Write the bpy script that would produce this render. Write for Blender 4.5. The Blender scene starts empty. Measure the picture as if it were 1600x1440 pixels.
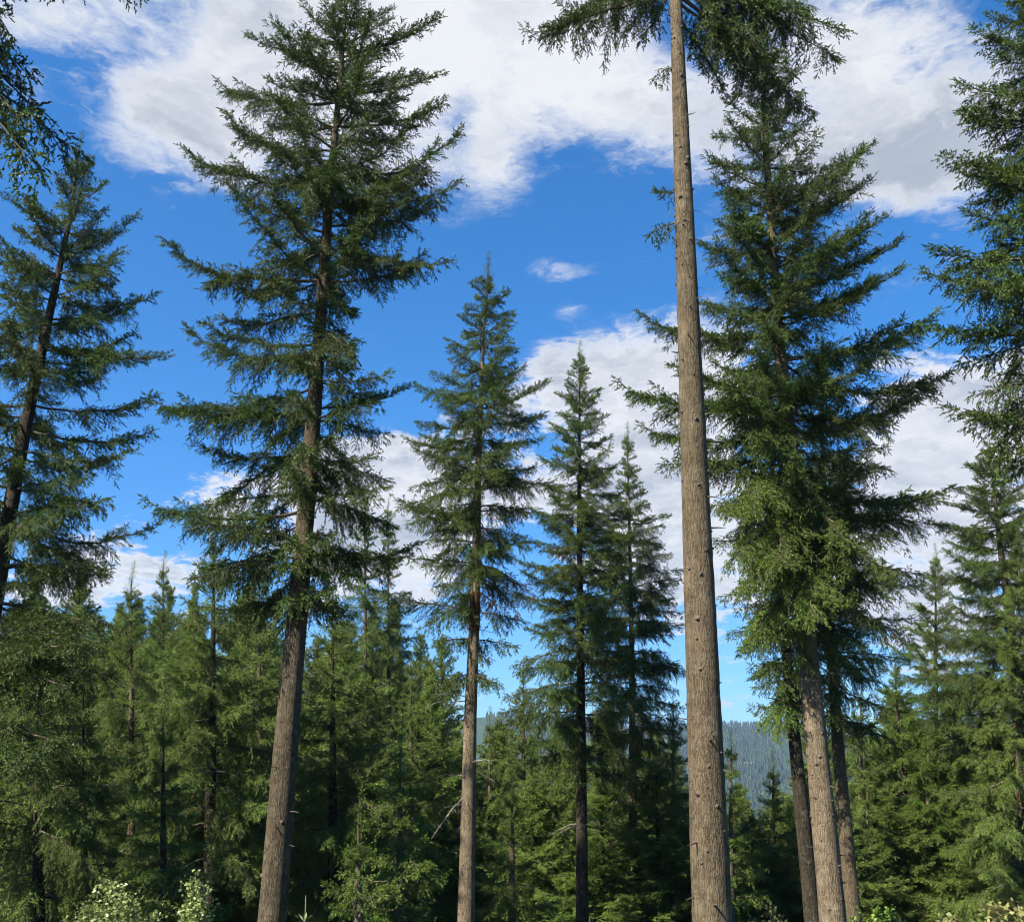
import bpy, math, random
import numpy as np
from mathutils import Vector, Matrix

SC = bpy.context.scene
COL = SC.collection
R = math.radians

# ------------------------------------------------------------------ camera
FPX = 1550.0                     # focal length in photograph pixels (1600 wide)
PITCH = R(18.5)
EYE = np.array((0.0, 0.0, 1.6))
cam_d = bpy.data.cameras.new('camera')
cam = bpy.data.objects.new('camera', cam_d)
COL.objects.link(cam)
cam.location = EYE
cam.rotation_euler = (R(90) + PITCH, 0, 0)
cam_d.sensor_fit = 'HORIZONTAL'
cam_d.sensor_width = 36.0
cam_d.lens = 36.0 * FPX / 1600.0
cam_d.clip_start = 0.1
cam_d.clip_end = 20000
SC.camera = cam


def ray(px, py):
    u, v = px - 800.0, 720.0 - py
    c, s = math.cos(PITCH), math.sin(PITCH)
    return np.array((u, FPX * c - v * s, FPX * s + v * c))


def P(px, py, Y):
    d = ray(px, py)
    return EYE + d * (Y / d[1])


def azel(px, py):
    d = ray(px, py)
    d = d / np.linalg.norm(d)
    return math.atan2(d[0], d[1]), math.asin(d[2])


# ------------------------------------------------------------------ light
SUN_EL, SUN_AZ = R(44), R(-131)          # azimuth from +Y towards +X
sun_vec = Vector((math.sin(SUN_AZ) * math.cos(SUN_EL), math.cos(SUN_AZ) * math.cos(SUN_EL), math.sin(SUN_EL)))
sd = bpy.data.lights.new('sun', 'SUN')
sd.energy = 5.0
sd.angle = R(0.53)
sd.color = (1.0, 0.92, 0.78)
sun = bpy.data.objects.new('sun', sd)
sun.rotation_euler = sun_vec.to_track_quat('Z', 'Y').to_euler()
sun.location = (-40, -20, 60)
COL.objects.link(sun)

SKY_STRENGTH = 0.15
EXPOSURE = 1.45
world = bpy.data.worlds.new('World')
SC.world = world
world.use_nodes = True
wt = world.node_tree
wt.nodes.clear()


class NB:
    """tiny node builder"""
    def __init__(self, tree):
        self.t = tree

    def n(self, typ, ins=None, **props):
        nd = self.t.nodes.new(typ)
        for k, v in props.items():
            setattr(nd, k, v)
        for k, v in (ins or {}).items():
            s = nd.inputs[k]
            if isinstance(v, bpy.types.NodeSocket):
                self.t.links.new(v, s)
            else:
                s.default_value = v
        return nd

    def m(self, op, a, b=0.0, c=0.0, clamp=False):
        nd = self.n('ShaderNodeMath', {0: a, 1: b, 2: c}, operation=op)
        nd.use_clamp = clamp
        return nd.outputs[0]

    def mapr(self, v, a, b, c=0.0, d=1.0, smooth=True):
        nd = self.n('ShaderNodeMapRange', {0: v, 1: a, 2: b, 3: c, 4: d})
        if smooth:
            nd.interpolation_type = 'SMOOTHSTEP'
        return nd.outputs[0]

    def mix(self, f, a, b, blend='MIX'):
        nd = self.n('ShaderNodeMix', data_type='RGBA', blend_type=blend)
        for i, v in ((0, f), (6, a), (7, b)):
            if isinstance(v, bpy.types.NodeSocket):
                self.t.links.new(v, nd.inputs[i])
            else:
                nd.inputs[i].default_value = v
        return nd.outputs[2]

    def noise(self, vec, scale, detail=5, rough=0.55, dist=0.0, dim='3D'):
        return self.n('ShaderNodeTexNoise', {'Vector': vec, 'Scale': scale, 'Detail': detail, 'Roughness': rough,
                                             'Distortion': dist}, noise_dimensions=dim)


b = NB(wt)
tc = b.n('ShaderNodeTexCoord').outputs['Generated']
sky = b.n('ShaderNodeTexSky', sky_type='NISHITA')
sky.sun_disc = False
sky.sun_elevation = SUN_EL
sky.sun_rotation = SUN_AZ
sky.altitude = 200
sky.air_density = 0.75
sky.dust_density = 0.05
sky.ozone_density = 3.0
skyc = b.n('ShaderNodeHueSaturation', {'Saturation': 1.30, 'Value': 0.63, 'Color': sky.outputs[0]}).outputs[0]
skyc = b.mix(1.0, skyc, (0.93, 1.03, 1.05, 1), 'MULTIPLY')
lum = b.n('ShaderNodeRGBToBW', {0: skyc}).outputs[0]           # the eye-level glare of the model is rolled off
skyc = b.n('ShaderNodeVectorMath', {0: skyc, 'Scale': b.m('DIVIDE', 1.0, b.m('MULTIPLY_ADD', lum, 0.22, 0.92))}, operation='SCALE').outputs[0]
sep = b.n('ShaderNodeSeparateXYZ', {0: tc})
dx, dy, dz = sep.outputs
az = b.m('ARCTAN2', dx, dy)
el = b.m('ARCSINE', dz)
den = b.m('ADD', b.m('MAXIMUM', dz, 0.0), 0.22)
pl = b.n('ShaderNodeCombineXYZ', {0: b.m('DIVIDE', dx, den), 1: b.m('DIVIDE', dy, den), 2: b.m('MULTIPLY', dz, 2.2)}).outputs[0]
warp = b.noise(pl, 2.6, 6, 0.6)
wv = b.n('ShaderNodeVectorMath', {0: warp.outputs['Color'], 1: (0.5, 0.5, 0.5)}, operation='SUBTRACT').outputs[0]
wv = b.n('ShaderNodeVectorMath', {0: wv, 'Scale': 0.52}, operation='SCALE').outputs[0]
plw = b.n('ShaderNodeVectorMath', {0: pl, 1: wv}, operation='ADD').outputs[0]
fine = b.noise(plw, 4.2, 14, 0.66).outputs['Fac']
big = b.noise(pl, 1.9, 4, 0.55).outputs['Fac']
# cloud banks of this sky: (px, py, rx_px, ry_px, weight) turned into azimuth / elevation
BANKS = [
    (100, 30, 150, 110, 0.62), (190, 190, 110, 90, 0.45), (360, 255, 130, 60, 0.45), (780, 270, 45, 60, 0.5), (1440, 270, 120, 60, 0.5), (560, 30, 200, 90, 0.4), (1300, 30, 200, 80, 0.35), (300, 130, 190, 120, 0.75), (420, 60, 200, 150, 0.8), (560, 230, 260, 110, 0.5),
    (720, 60, 230, 160, 0.9), (930, 110, 170, 120, 0.85), (1090, 200, 130, 80, 0.7), (740, 240, 60, 70, 0.4),
    (1330, 130, 180, 160, 1.05), (60, 20, 90, 60, 0.5), (1420, 40, 120, 70, 0.6), (1470, 180, 120, 130, 0.8), (1250, 260, 130, 70, 0.5), (1600, 60, 90, 120, 0.3),
    (950, 575, 140, 72, 1.25), (850, 555, 50, 45, 0.6), (1090, 590, 140, 90, 0.9), (1010, 730, 150, 75, 1.1), (1010, 850, 130, 80, 0.9),
    (1500, 640, 150, 120, 1.2), (1420, 800, 170, 130, 1.15), (1420, 950, 170, 70, 0.8), (610, 740, 140, 120, 1.15), (590, 840, 140, 90, 0.9), (350, 790, 60, 50, 0.5), (330, 780, 55, 40, 0.6),
    (1130, 900, 130, 90, 0.7), (560, 830, 120, 80, 0.5), (862, 422, 50, 28, 1.0), (888, 484, 36, 16, 0.95),
    (680, 497, 26, 14, 0.33), (200, 890, 150, 50, 0.9), (760, 1098, 55, 16, 0.6), (1150, 1085, 60, 14, 0.5),
    (20, 960, 100, 60, 0.7), (680, 900, 60, 90, 0.35), (1400, 450, 110, 60, 0.28), (1590, 430, 80, 60, 0.33),
    (70, 90, 50, 60, -0.35), (105, 150, 45, 110, -0.45), (215, 70, 60, 40, -0.8), (290, 60, 40, 60, -0.4), (160, 130, 40, 60, -0.5), (720, 190, 26, 60, -0.55), (450, 400, 340, 100, -0.7), (840, 350, 170, 110, -0.7),
    (740, 560, 150, 130, -0.55), (1330, 400, 130, 90, -0.4), (780, 1000, 140, 90, -0.6), (60, 450, 220, 200, -0.6), (250, 640, 160, 150, -0.45),
]
acc = None
for (px, py, rx, ry, w) in BANKS:
    a0, e0 = azel(px, py)
    a1, _ = azel(px + rx, py)
    _, e1 = azel(px, py - ry)
    qa = b.m('MULTIPLY', b.m('SUBTRACT', az, a0), 1.0 / (a1 - a0))
    qe = b.m('MULTIPLY', b.m('SUBTRACT', el, e0), 1.0 / (e1 - e0))
    r2 = b.m('MULTIPLY_ADD', qa, qa, b.m('MULTIPLY', qe, qe))
    g = b.m('EXPONENT', b.m('MULTIPLY', r2, -0.9))
    acc = b.m('MULTIPLY_ADD', g, w, acc if acc is not None else 0.0)
field = b.m('ADD', b.m('MULTIPLY', b.m('SUBTRACT', fine, 0.5), 3.5), b.m('MULTIPLY', b.m('SUBTRACT', big, 0.5), 1.3))
field = b.m('ADD', b.m('ADD', field, acc), -0.42)
tex = b.noise(plw, 9.0, 8, 0.62).outputs['Fac']
field = b.m('ADD', field, b.m('MULTIPLY', b.m('SUBTRACT', tex, 0.5), 1.5))
low = b.mapr(el, R(29), R(22))                    # the heaped clouds lower down have firmer edges
cover = b.mix(low, b.mapr(field, -0.34, 0.78), b.mapr(field, -0.05, 0.42))
thick = b.mapr(field, 0.25, 1.1)
puff = b.noise(plw, 2.3, 8, 0.55).outputs['Fac']
shade = b.m('MULTIPLY', b.m('MULTIPLY', thick, b.mapr(puff, 0.40, 0.60)), 0.95)
ccol = b.mix(shade, (0.90, 0.915, 0.94, 1), (0.44, 0.49, 0.57, 1))
ccol = b.mix(b.m('MULTIPLY', b.mapr(tex, 0.42, 0.66), 0.34), ccol, (0.58, 0.63, 0.72, 1))
ccol = b.mix(1.0, ccol, (1 / SKY_STRENGTH / 2 ** EXPOSURE,) * 3 + (1,), 'MULTIPLY')
above = b.mapr(el, -0.01, 0.03)
final = b.mix(b.m('MULTIPLY', b.m('MULTIPLY', cover, above), 0.97), skyc, ccol)
bg = b.n('ShaderNodeBackground', {'Color': final, 'Strength': SKY_STRENGTH})
wo = b.n('ShaderNodeOutputWorld', {'Surface': bg.outputs[0]})

SC.view_settings.view_transform = 'Standard'
SC.view_settings.look = 'None'
SC.view_settings.exposure = EXPOSURE
SC.view_settings.gamma = 1.0
SC.view_settings.use_curve_mapping = False
SC.render.engine = 'CYCLES'
cy = SC.cycles
cy.max_bounces = 6
cy.diffuse_bounces = 3
cy.glossy_bounces = 2
cy.transmission_bounces = 3
cy.volume_bounces = 0
cy.transparent_max_bounces = 4
cy.sample_clamp_indirect = 4.0
cy.caustics_reflective = False
cy.caustics_refractive = False
cy.use_denoising = True
SC.render.film_transparent = False
cy.pixel_filter_type = 'BLACKMAN_HARRIS'
cy.filter_width = 1.05


# ------------------------------------------------------------------ materials
def new_mat(name):
    m = bpy.data.materials.new(name)
    m.use_nodes = True
    m.node_tree.nodes.clear()
    return m, NB(m.node_tree)


def needle_mat(name, dark, light, trans=0.24, rough=0.5, young=None):
    m, q = new_mat(name)
    oi = q.n('ShaderNodeObjectInfo')
    at = q.n('ShaderNodeAttribute', attribute_name='tint')
    c = q.mix(at.outputs['Fac'], dark + (1,), light + (1,))
    rv = q.m('MULTIPLY_ADD', oi.outputs['Random'], 0.42, 0.79)
    hs = q.n('ShaderNodeHueSaturation', {'Hue': q.m('MULTIPLY_ADD', oi.outputs['Random'], 0.022, 0.486), 'Saturation': 1.0, 'Value': rv, 'Color': c})
    pb = q.n('ShaderNodeBsdfPrincipled', {'Base Color': hs.outputs[0], 'Roughness': rough, 'Specular IOR Level': 0.35})
    tr = q.n('ShaderNodeBsdfTranslucent', {'Color': hs.outputs[0]})
    mx = q.n('ShaderNodeMixShader', {0: trans, 1: pb.outputs[0], 2: tr.outputs[0]})
    q.n('ShaderNodeOutputMaterial', {'Surface': mx.outputs[0]})
    return m


NEEDLE = needle_mat('fir_needles', (0.017, 0.044, 0.010), (0.116, 0.174, 0.023), 0.16)
NEEDLE_MID = needle_mat('mid_fir_needles', (0.025, 0.058, 0.013), (0.132, 0.192, 0.028), 0.2)
NEEDLE_BRIGHT = needle_mat('brightened_fir_needles', (0.038, 0.086, 0.014), (0.168, 0.238, 0.030))  # brightened copy of the needles: sunlight on the firs put into the colour
NEEDLE_BG = needle_mat('forest_needles', (0.055, 0.108, 0.022), (0.205, 0.268, 0.048))
NEEDLE_RED = needle_mat('withered_needles', (0.050, 0.030, 0.018), (0.12, 0.055, 0.03))
LEAF = needle_mat('broad_leaves', (0.13, 0.185, 0.045), (0.34, 0.40, 0.15), 0.25, 0.45)
BRUSH = needle_mat('bracken_fronds', (0.07, 0.10, 0.025), (0.24, 0.21, 0.08), 0.2, 0.6)


def bark_mat(name, c_dark, c_mid, c_light, scale=1.0, bump=0.6):
    c_dark, c_mid, c_light = [(0.86 * c[0], 0.90 * c[1], 0.84 * c[2]) for c in (c_dark, c_mid, c_light)]
    m, q = new_mat(name)
    ob = q.n('ShaderNodeTexCoord').outputs['Object']
    mp = q.n('ShaderNodeMapping', {'Vector': ob, 'Scale': (1.0, 1.0, 0.16)}).outputs[0]
    ridg = q.noise(mp, 26 * scale, 6, 0.62, 0.4).outputs['Fac']
    vor = q.n('ShaderNodeTexVoronoi', {'Vector': mp, 'Scale': 30 * scale}, feature='DISTANCE_TO_EDGE').outputs['Distance']
    mp2 = q.n('ShaderNodeMapping', {'Vector': ob, 'Scale': (1.0, 1.0, 0.7)}).outputs[0]
    flake = q.noise(mp2, 55 * scale, 4, 0.65).outputs['Fac']
    blot = q.noise(ob, 2.6, 5, 0.6).outputs['Fac']
    ringv = q.n('ShaderNodeMapping', {'Vector': ob, 'Scale': (0.5, 0.5, 5.0)}).outputs[0]
    ring = q.noise(ringv, 2.2, 4, 0.6).outputs['Fac']
    h = q.m('ADD', q.m('MULTIPLY', ridg, 0.62), q.m('MULTIPLY', q.mapr(vor, 0.0, 0.18), 0.35))
    h = q.m('ADD', h, q.m('MULTIPLY', flake, 0.72))
    c = q.mix(q.mapr(h, 0.62, 1.2), c_dark + (1,), c_mid + (1,))
    c = q.mix(q.mapr(flake, 0.52, 0.74), c, c_light + (1,))
    c = q.mix(q.m('MULTIPLY', q.mapr(blot, 0.42, 0.7), 0.45), c, c_light + (1,))
    c = q.mix(q.m('MULTIPLY', q.mapr(ring, 0.52, 0.72), 0.40), c, c_dark + (1,))
    lich = q.noise(ob, 7.5, 6, 0.68).outputs['Fac']
    c = q.mix(q.m('MULTIPLY', q.mapr(lich, 0.55, 0.70), 0.55), c, (0.165, 0.165, 0.115, 1))
    drift = q.noise(q.n('ShaderNodeMapping', {'Vector': ob, 'Scale': (0.6, 0.6, 0.35)}).outputs[0], 1.1, 4, 0.6).outputs['Fac']
    c = q.mix(q.m('MULTIPLY', q.mapr(drift, 0.45, 0.68), 0.40), c, c_dark + (1,))
    crack = q.mapr(q.noise(q.n('ShaderNodeMapping', {'Vector': ob, 'Scale': (1, 1, 0.10)}).outputs[0], 15 * scale, 5, 0.7, 0.8).outputs['Fac'], 0.40, 0.47, 1.0, 0.0)
    c = q.mix(q.m('MULTIPLY', crack, 0.28), c, tuple(0.5 * x for x in c_dark) + (1,))
    h = q.m('SUBTRACT', h, q.m('MULTIPLY', crack, 0.5))
    bp = q.n('ShaderNodeBump', {'Strength': bump, 'Distance': 0.04, 'Height': h})
    pb = q.n('ShaderNodeBsdfPrincipled', {'Base Color': c, 'Roughness': 0.9, 'Specular IOR Level': 0.15, 'Normal': bp.outputs[0]})
    q.n('ShaderNodeOutputMaterial', {'Surface': pb.outputs[0]})
    return m


BARK = bark_mat('grey_brown_bark', (0.062, 0.043, 0.028), (0.145, 0.108, 0.073), (0.235, 0.182, 0.128))
BARK_PALE = bark_mat('pale_bark', (0.085, 0.060, 0.040), (0.215, 0.158, 0.110), (0.33, 0.262, 0.195))
BARK_SHADED_BROWN = bark_mat('shaded_brown_bark', (0.046, 0.033, 0.022), (0.112, 0.083, 0.056), (0.19, 0.148, 0.104))  # darker brown copy of the bark, the trunk's shade put into the colour
BARK_SHADE_DARK = bark_mat('shade_dark_bark', (0.022, 0.017, 0.012), (0.052, 0.040, 0.029), (0.095, 0.078, 0.060))  # darkest bark copy: shade on trunks under the crowns is in its colour
BARK_RED = bark_mat('red_stained_bark', (0.085, 0.032, 0.018), (0.21, 0.085, 0.045), (0.32, 0.20, 0.14))


def plain(name, col, rough=0.85):
    m, q = new_mat(name)
    ob = q.n('ShaderNodeTexCoord').outputs['Object']
    nz = q.noise(ob, 9, 4, 0.6).outputs['Fac']
    lo = tuple(x * 0.65 for x in col) + (1,)
    hi = tuple(min(1, x * 1.3) for x in col) + (1,)
    c = q.mix(q.mapr(nz, 0.3, 0.7), lo, hi)
    pb = q.n('ShaderNodeBsdfPrincipled', {'Base Color': c, 'Roughness': rough, 'Specular IOR Level': 0.2})
    q.n('ShaderNodeOutputMaterial', {'Surface': pb.outputs[0]})
    return m


TWIG = plain('twig_wood', (0.085, 0.068, 0.052))
DEADWOOD = plain('silvered_dead_wood', (0.22, 0.20, 0.17))
STUBWOOD = plain('stub_wood', (0.085, 0.065, 0.05))


# ------------------------------------------------------------------ mesh helpers
def mk_mesh(name, verts, quads, mats, matidx=None, tint=None, smooth=None):
    verts = np.asarray(verts, np.float32)
    quads = np.asarray(quads, np.int32)
    me = bpy.data.meshes.new(name)
    nq = len(quads)
    me.vertices.add(len(verts))
    me.vertices.foreach_set('co', verts.ravel())
    me.loops.add(nq * 4)
    me.loops.foreach_set('vertex_index', quads.ravel())
    me.polygons.add(nq)
    me.polygons.foreach_set('loop_start', np.arange(0, nq * 4, 4, dtype=np.int32))
    for m in mats:
        me.materials.append(m)
    if matidx is not None:
        me.polygons.foreach_set('material_index', np.asarray(matidx, np.int32))
    if smooth is not None:
        me.polygons.foreach_set('use_smooth', np.asarray(smooth, bool))
    if tint is not None:
        a = me.attributes.new('tint', 'FLOAT', 'POINT')
        a.data.foreach_set('value', np.asarray(tint, np.float32))
    me.update(calc_edges=True)
    return me


def unit(v):
    return v / np.maximum(np.linalg.norm(v, axis=-1, keepdims=True), 1e-9)


def tube(pts, rad, sides, jitter=None):
    """closed-side tube along a polyline, returns verts, quads (ends pinched by a small ring)"""
    pts = np.asarray(pts, float)
    n = len(pts)
    tan = np.gradient(pts, axis=0)
    tan = unit(tan)
    ref = np.array((0, 0, 1.0)) if abs(tan[0][2]) < 0.8 else np.array((0, 1.0, 0))
    s = unit(np.cross(tan, ref))
    t2 = unit(np.cross(s, tan))
    ang = np.arange(sides) * 2 * math.pi / sides
    rr = np.asarray(rad, float)[:, None] * np.ones((1, sides))
    if jitter is not None:
        rr = rr * jitter
    ring = pts[:, None, :] + rr[..., None] * (np.cos(ang)[None, :, None] * s[:, None, :] + np.sin(ang)[None, :, None] * t2[:, None, :])
    v = ring.reshape(-1, 3)
    q = []
    i = np.arange(n - 1)[:, None] * sides
    j = np.arange(sides)[None, :]
    k = (j + 1) % sides
    q = np.stack([i + j, i + k, i + sides + k, i + sides + j], -1).reshape(-1, 4)
    return v, q


def frames(D):
    ref = np.where(np.abs(D[:, 2:3]) < 0.9, np.array([[0, 0, 1.0]]), np.array([[1.0, 0, 0]]))
    s = unit(np.cross(D, ref))
    u = np.cross(s, D)
    return s, u


def needles_for(B, D, L, rng, spacing, nlen, nwid, per_max=22):
    """needle quads along twigs (base B, unit dir D, length L)"""
    n = np.clip((L / spacing).astype(int), 2, per_max)
    idx = np.repeat(np.arange(len(B)), n)
    start = np.concatenate(([0], np.cumsum(n)[:-1]))
    k = np.arange(n.sum()) - np.repeat(start, n)
    f = (k + 0.6) / n[idx]
    s, u = frames(D)
    roll = rng.uniform(0, 2 * math.pi, len(idx))
    # needles lie mostly in the flat of the twig, some above it
    cs, sn = np.cos(roll), np.sin(roll) * 0.65 + 0.12
    out = s[idx] * cs[:, None] + u[idx] * sn[:, None]
    lean = rng.uniform(0.8, 1.5, len(idx)) + f * 0.9
    d = unit(out + D[idx] * lean[:, None])
    base = B[idx] + D[idx] * (L[idx] * f)[:, None] - np.array([0, 0, 1.0]) * (0.14 * L[idx] * f * f)[:, None]
    ln = nlen * rng.uniform(0.7, 1.25, len(idx)) * (1.0 - 0.25 * f)
    side = unit(np.cross(d, unit(rng.normal(size=(len(idx), 3)))))
    w = nwid * rng.uniform(0.75, 1.25, len(idx)) * 0.5
    v0 = base
    vm = base + d * (ln * 0.5)[:, None]
    v1 = vm + side * w[:, None]
    v3 = vm - side * w[:, None]
    v2 = base + d * ln[:, None]
    v = np.stack([v0, v1, v2, v3], 1).reshape(-1, 3)
    q = np.arange(len(idx) * 4).reshape(-1, 4)
    tw_t = rng.uniform(0, 0.55, len(B))
    tint = np.clip(tw_t[idx] + 0.45 * f * rng.uniform(0.4, 1.0, len(idx)), 0, 1)
    return v, q, np.repeat(tint, 4)


STYLES = {
    #         curve coefficients (t, t2, t4), secondary elevation, sag, width factor, hang
    'up':    ((0.06, 0.20, 0.00), 6, 0.10, 0.85),
    'flat':  ((-0.16, 0.10, 0.16), -10, 0.38, 1.0),
    'droop': ((-0.02, -0.24, 0.10), -34, 0.45, 0.95),
    'hang':  ((0.05, -0.38, 0.06), -62, 0.5, 0.8),
}


def gen_bough(L, seed, style, coarse=1.0, bare=None, dens=1.0):
    rng = np.random.default_rng(seed)
    cf, sel, sag, wf = STYLES[style]
    if bare is None:
        bare = {'up': 0.05, 'flat': 0.10, 'droop': 0.13, 'hang': 0.12}[style] * (1.0 if L > 1.2 else 0.5)
    n = 12
    t = np.linspace(0, 1, n)
    wig = np.cumsum(rng.normal(0, 0.014 * L, n)); wig -= wig[0]
    wz = np.cumsum(rng.normal(0, 0.008 * L, n)); wz -= wz[0]
    main = np.stack([L * t, wig * 1.0, L * (cf[0] * t + cf[1] * t ** 2 + cf[2] * t ** 4) + wz], 1)
    r0 = 0.010 * L + 0.006
    V, Q, M, T, S = [], [], [], [], []
    off = 0

    def add(v, q, mat, tint, sm):
        nonlocal off
        V.append(v); Q.append(q + off); M.append(np.full(len(q), mat)); S.append(np.full(len(q), sm))
        T.append(tint if tint is not None else np.zeros(len(v)))
        off += len(v)
    v, q = tube(main, r0 * (1 - t) ** 0.8 + 0.0025, 5)
    add(v, q, 0, None, True)

    def on_main(s):
        x = s * (n - 1)
        i = np.clip(x.astype(int), 0, n - 2)
        f = (x - i)[:, None]
        return main[i] * (1 - f) + main[i + 1] * f, unit(main[i + 1] - main[i])
    ds = 0.060 * coarse ** 0.7 / dens
    m = max(4, int(L * (1 - bare) / ds))
    s0 = np.linspace(bare, 0.985, m)
    s0 = np.repeat(s0, 2) + rng.uniform(-0.5, 0.5, 2 * m) * (0.9 / m)
    s0 = np.clip(s0, bare * 0.8, 0.99)
    side = np.tile([1.0, -1.0], m)
    keep = rng.uniform(size=2 * m) > 0.10
    # whole patches of side shoots are missing here and there
    for _ in range(int(1 + L)):
        c, w, sd_ = rng.uniform(bare, 0.9), rng.uniform(0.02, 0.06), rng.choice([-1, 1])
        keep &= ~((np.abs(s0 - c) < w) & (side == sd_))
    s0, side = s0[keep], side[keep]
    B2, T2 = on_main(s0)
    shp = np.where(s0 < 0.35, 0.45 + 0.55 * s0 / 0.35, 1.0 - 0.80 * ((s0 - 0.35) / 0.65) ** 1.1)
    l2 = (0.17 * L + 0.24) * shp * rng.uniform(0.55, 1.2, len(s0)) * wf
    longer = rng.uniform(size=len(s0)) < 0.08
    l2 = np.where(longer, l2 * 1.35, l2)
    fa = np.radians(rng.normal(56, 11, len(s0)) - 16 * s0)
    ea = np.radians(rng.normal(sel, 21, len(s0)) + 18 * s0)
    lat = np.stack([-T2[:, 1], T2[:, 0], np.zeros(len(s0))], 1)
    lat = unit(lat) * side[:, None]
    hor = T2 * np.cos(fa)[:, None] + lat * np.sin(fa)[:, None]
    D2 = unit(hor * np.cos(ea)[:, None] + np.array([0, 0, 1.0]) * np.sin(ea)[:, None])
    # upper shoots growing on top of the limb
    mt = int(m * 0.6)
    st = rng.uniform(bare, 0.95, mt)
    Bt, Tt = on_main(st)
    Dt = unit(Tt * 0.9 + rng.normal(0, 0.35, (mt, 3)) + np.array([0, 0, 0.75]))
    lt = rng.uniform(0.12, 0.32, mt) * (0.6 + 0.13 * L)
    B2 = np.concatenate([B2, Bt]); D2 = np.concatenate([D2, Dt]); l2 = np.concatenate([l2, lt])
    down = np.array([0, 0, -1.0])
    # wood of the side shoots: three-sided, two spans
    if coarse < 1.6:
        for i in range(len(B2)):
            if l2[i] < 0.18:
                continue
            u = np.array([0, 0.5, 1.0])[:, None]
            pp = B2[i] + D2[i] * (l2[i] * u) + down * (sag * l2[i] * u * u)
            v, q = tube(pp, [0.0055, 0.004, 0.002], 3)
            add(v, q, 0, None, False)
    # twigs on the side shoots
    sp = 0.060 * coarse
    n3 = np.maximum(2, (l2 / sp).astype(int))
    idx = np.repeat(np.arange(len(B2)), n3 * 2)
    st_ = np.concatenate([np.repeat(np.linspace(0.12, 0.97, k), 2) for k in n3])
    st_ = np.clip(st_ + rng.normal(0, 0.03, len(st_)), 0.04, 1)
    sd3 = np.tile([1.0, -1.0], len(idx) // 2)
    B3 = B2[idx] + D2[idx] * (l2[idx] * st_)[:, None] + down * (sag * l2[idx] * st_ ** 2)[:, None]
    Tn = unit(D2[idx] + down * (2 * sag * st_)[:, None])
    s_, u_ = frames(Tn)
    a3 = np.radians(rng.normal(48, 12, len(idx)))
    roll = rng.normal(0, 0.8, len(idx))
    outv = s_ * (sd3 * np.cos(roll))[:, None] + u_ * np.sin(roll)[:, None]
    D3 = unit(Tn * np.cos(a3)[:, None] + outv * np.sin(a3)[:, None] + down * (0.30 * sag))
    l3 = (0.055 + 0.24 * l2[idx] * (1 - 0.75 * st_)) * rng.uniform(0.6, 1.25, len(idx))
    l3 = np.clip(l3 * 1.1, 0.06, 0.20) * (coarse ** 0.35)
    kp = rng.uniform(size=len(idx)) > 0.08
    B3, D3, l3 = B3[kp], D3[kp], l3[kp]
    # the leading tips
    Bm, Tm = on_main(rng.uniform(0.35, 0.98, max(3, int(6 * L))))
    B3 = np.concatenate([B3, B2 + D2 * (l2 * 0.85)[:, None] + down * (sag * l2 * .72)[:, None], Bm, main[-1:]])
    D3 = np.concatenate([D3, unit(D2 + down * sag), unit(Tm + rng.normal(0, 0.5, Tm.shape)), unit(main[-1:] - main[-2:-1])])
    l3 = np.concatenate([l3, rng.uniform(0.08, 0.15, len(B2)), rng.uniform(0.06, 0.13, len(Bm)), [0.14]])
    v, q, tt = needles_for(B3, D3, l3, rng, 0.0076 * coarse, 0.036 * coarse ** 0.8, 0.0180 * coarse ** 0.9)
    add(v, q, 1, tt, False)
    return np.concatenate(V), np.concatenate(Q), np.concatenate(M), np.concatenate(T), np.concatenate(S)


BOUGHS = {}


def bough_mesh(L, style, var, mat=None, coarse=1.0, dens=1.0):
    key = (L, style, var, (mat or NEEDLE).name, coarse, dens)
    if key not in BOUGHS:
        v, q, m, t, s = gen_bough(L, hash((int(L * 100), sum(map(ord, style)), var)) % 100000, style, coarse, dens=dens)
        BOUGHS[key] = mk_mesh('branch_spray', v, q, [TWIG, mat or NEEDLE], m, t, s)
    return BOUGHS[key]


CLASSES = (0.55, 1.0, 1.7, 2.5, 3.5)


def pick_class(L):
    return min(CLASSES, key=lambda c: abs(math.log(c / L)))


def dead_bough_mesh(L, var):
    key = (L, 'dead', var)
    if key not in BOUGHS:
        rng = np.random.default_rng(900 + var)
        V, Q, off = [], [], 0
        n = 9
        t = np.linspace(0, 1, n)
        main = np.stack([L * t, np.cumsum(rng.normal(0, 0.02 * L, n)), L * (0.05 * t - 0.22 * t * t) + np.cumsum(rng.normal(0, .012 * L, n))], 1)
        main -= main[0]
        v, q = tube(main, 0.016 * (1 - t) + 0.004, 5)
        V.append(v); Q.append(q); off = len(v)
        for _ in range(16):
            i = rng.integers(2, n - 1)
            d = unit(rng.normal(0, .6, 3) + np.array([0.8, 0, -0.25]))
            l = rng.uniform(0.12, 0.45) * L * 0.4
            pp = main[i] + d * (np.linspace(0, 1, 4) * l)[:, None] + np.array([0, 0, -1]) * (np.linspace(0, 1, 4) ** 2 * l * .4)[:, None]
            v, q = tube(pp, [0.005, 0.004, 0.003, 0.0015], 3)
            V.append(v); Q.append(q + off); off += len(v)
        q = np.concatenate(Q)
        BOUGHS[key] = mk_mesh('dead_limb', np.concatenate(V), q, [DEADWOOD], smooth=np.ones(len(q)))
    return BOUGHS[key]


def link(name, me, parent=None, loc=None, mat=None):
    o = bpy.data.objects.new(name, me)
    COL.objects.link(o)
    if parent is not None:
        o.parent = parent
    if mat is not None:
        o.matrix_local = mat
    elif loc is not None:
        o.location = loc
    return o


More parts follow.
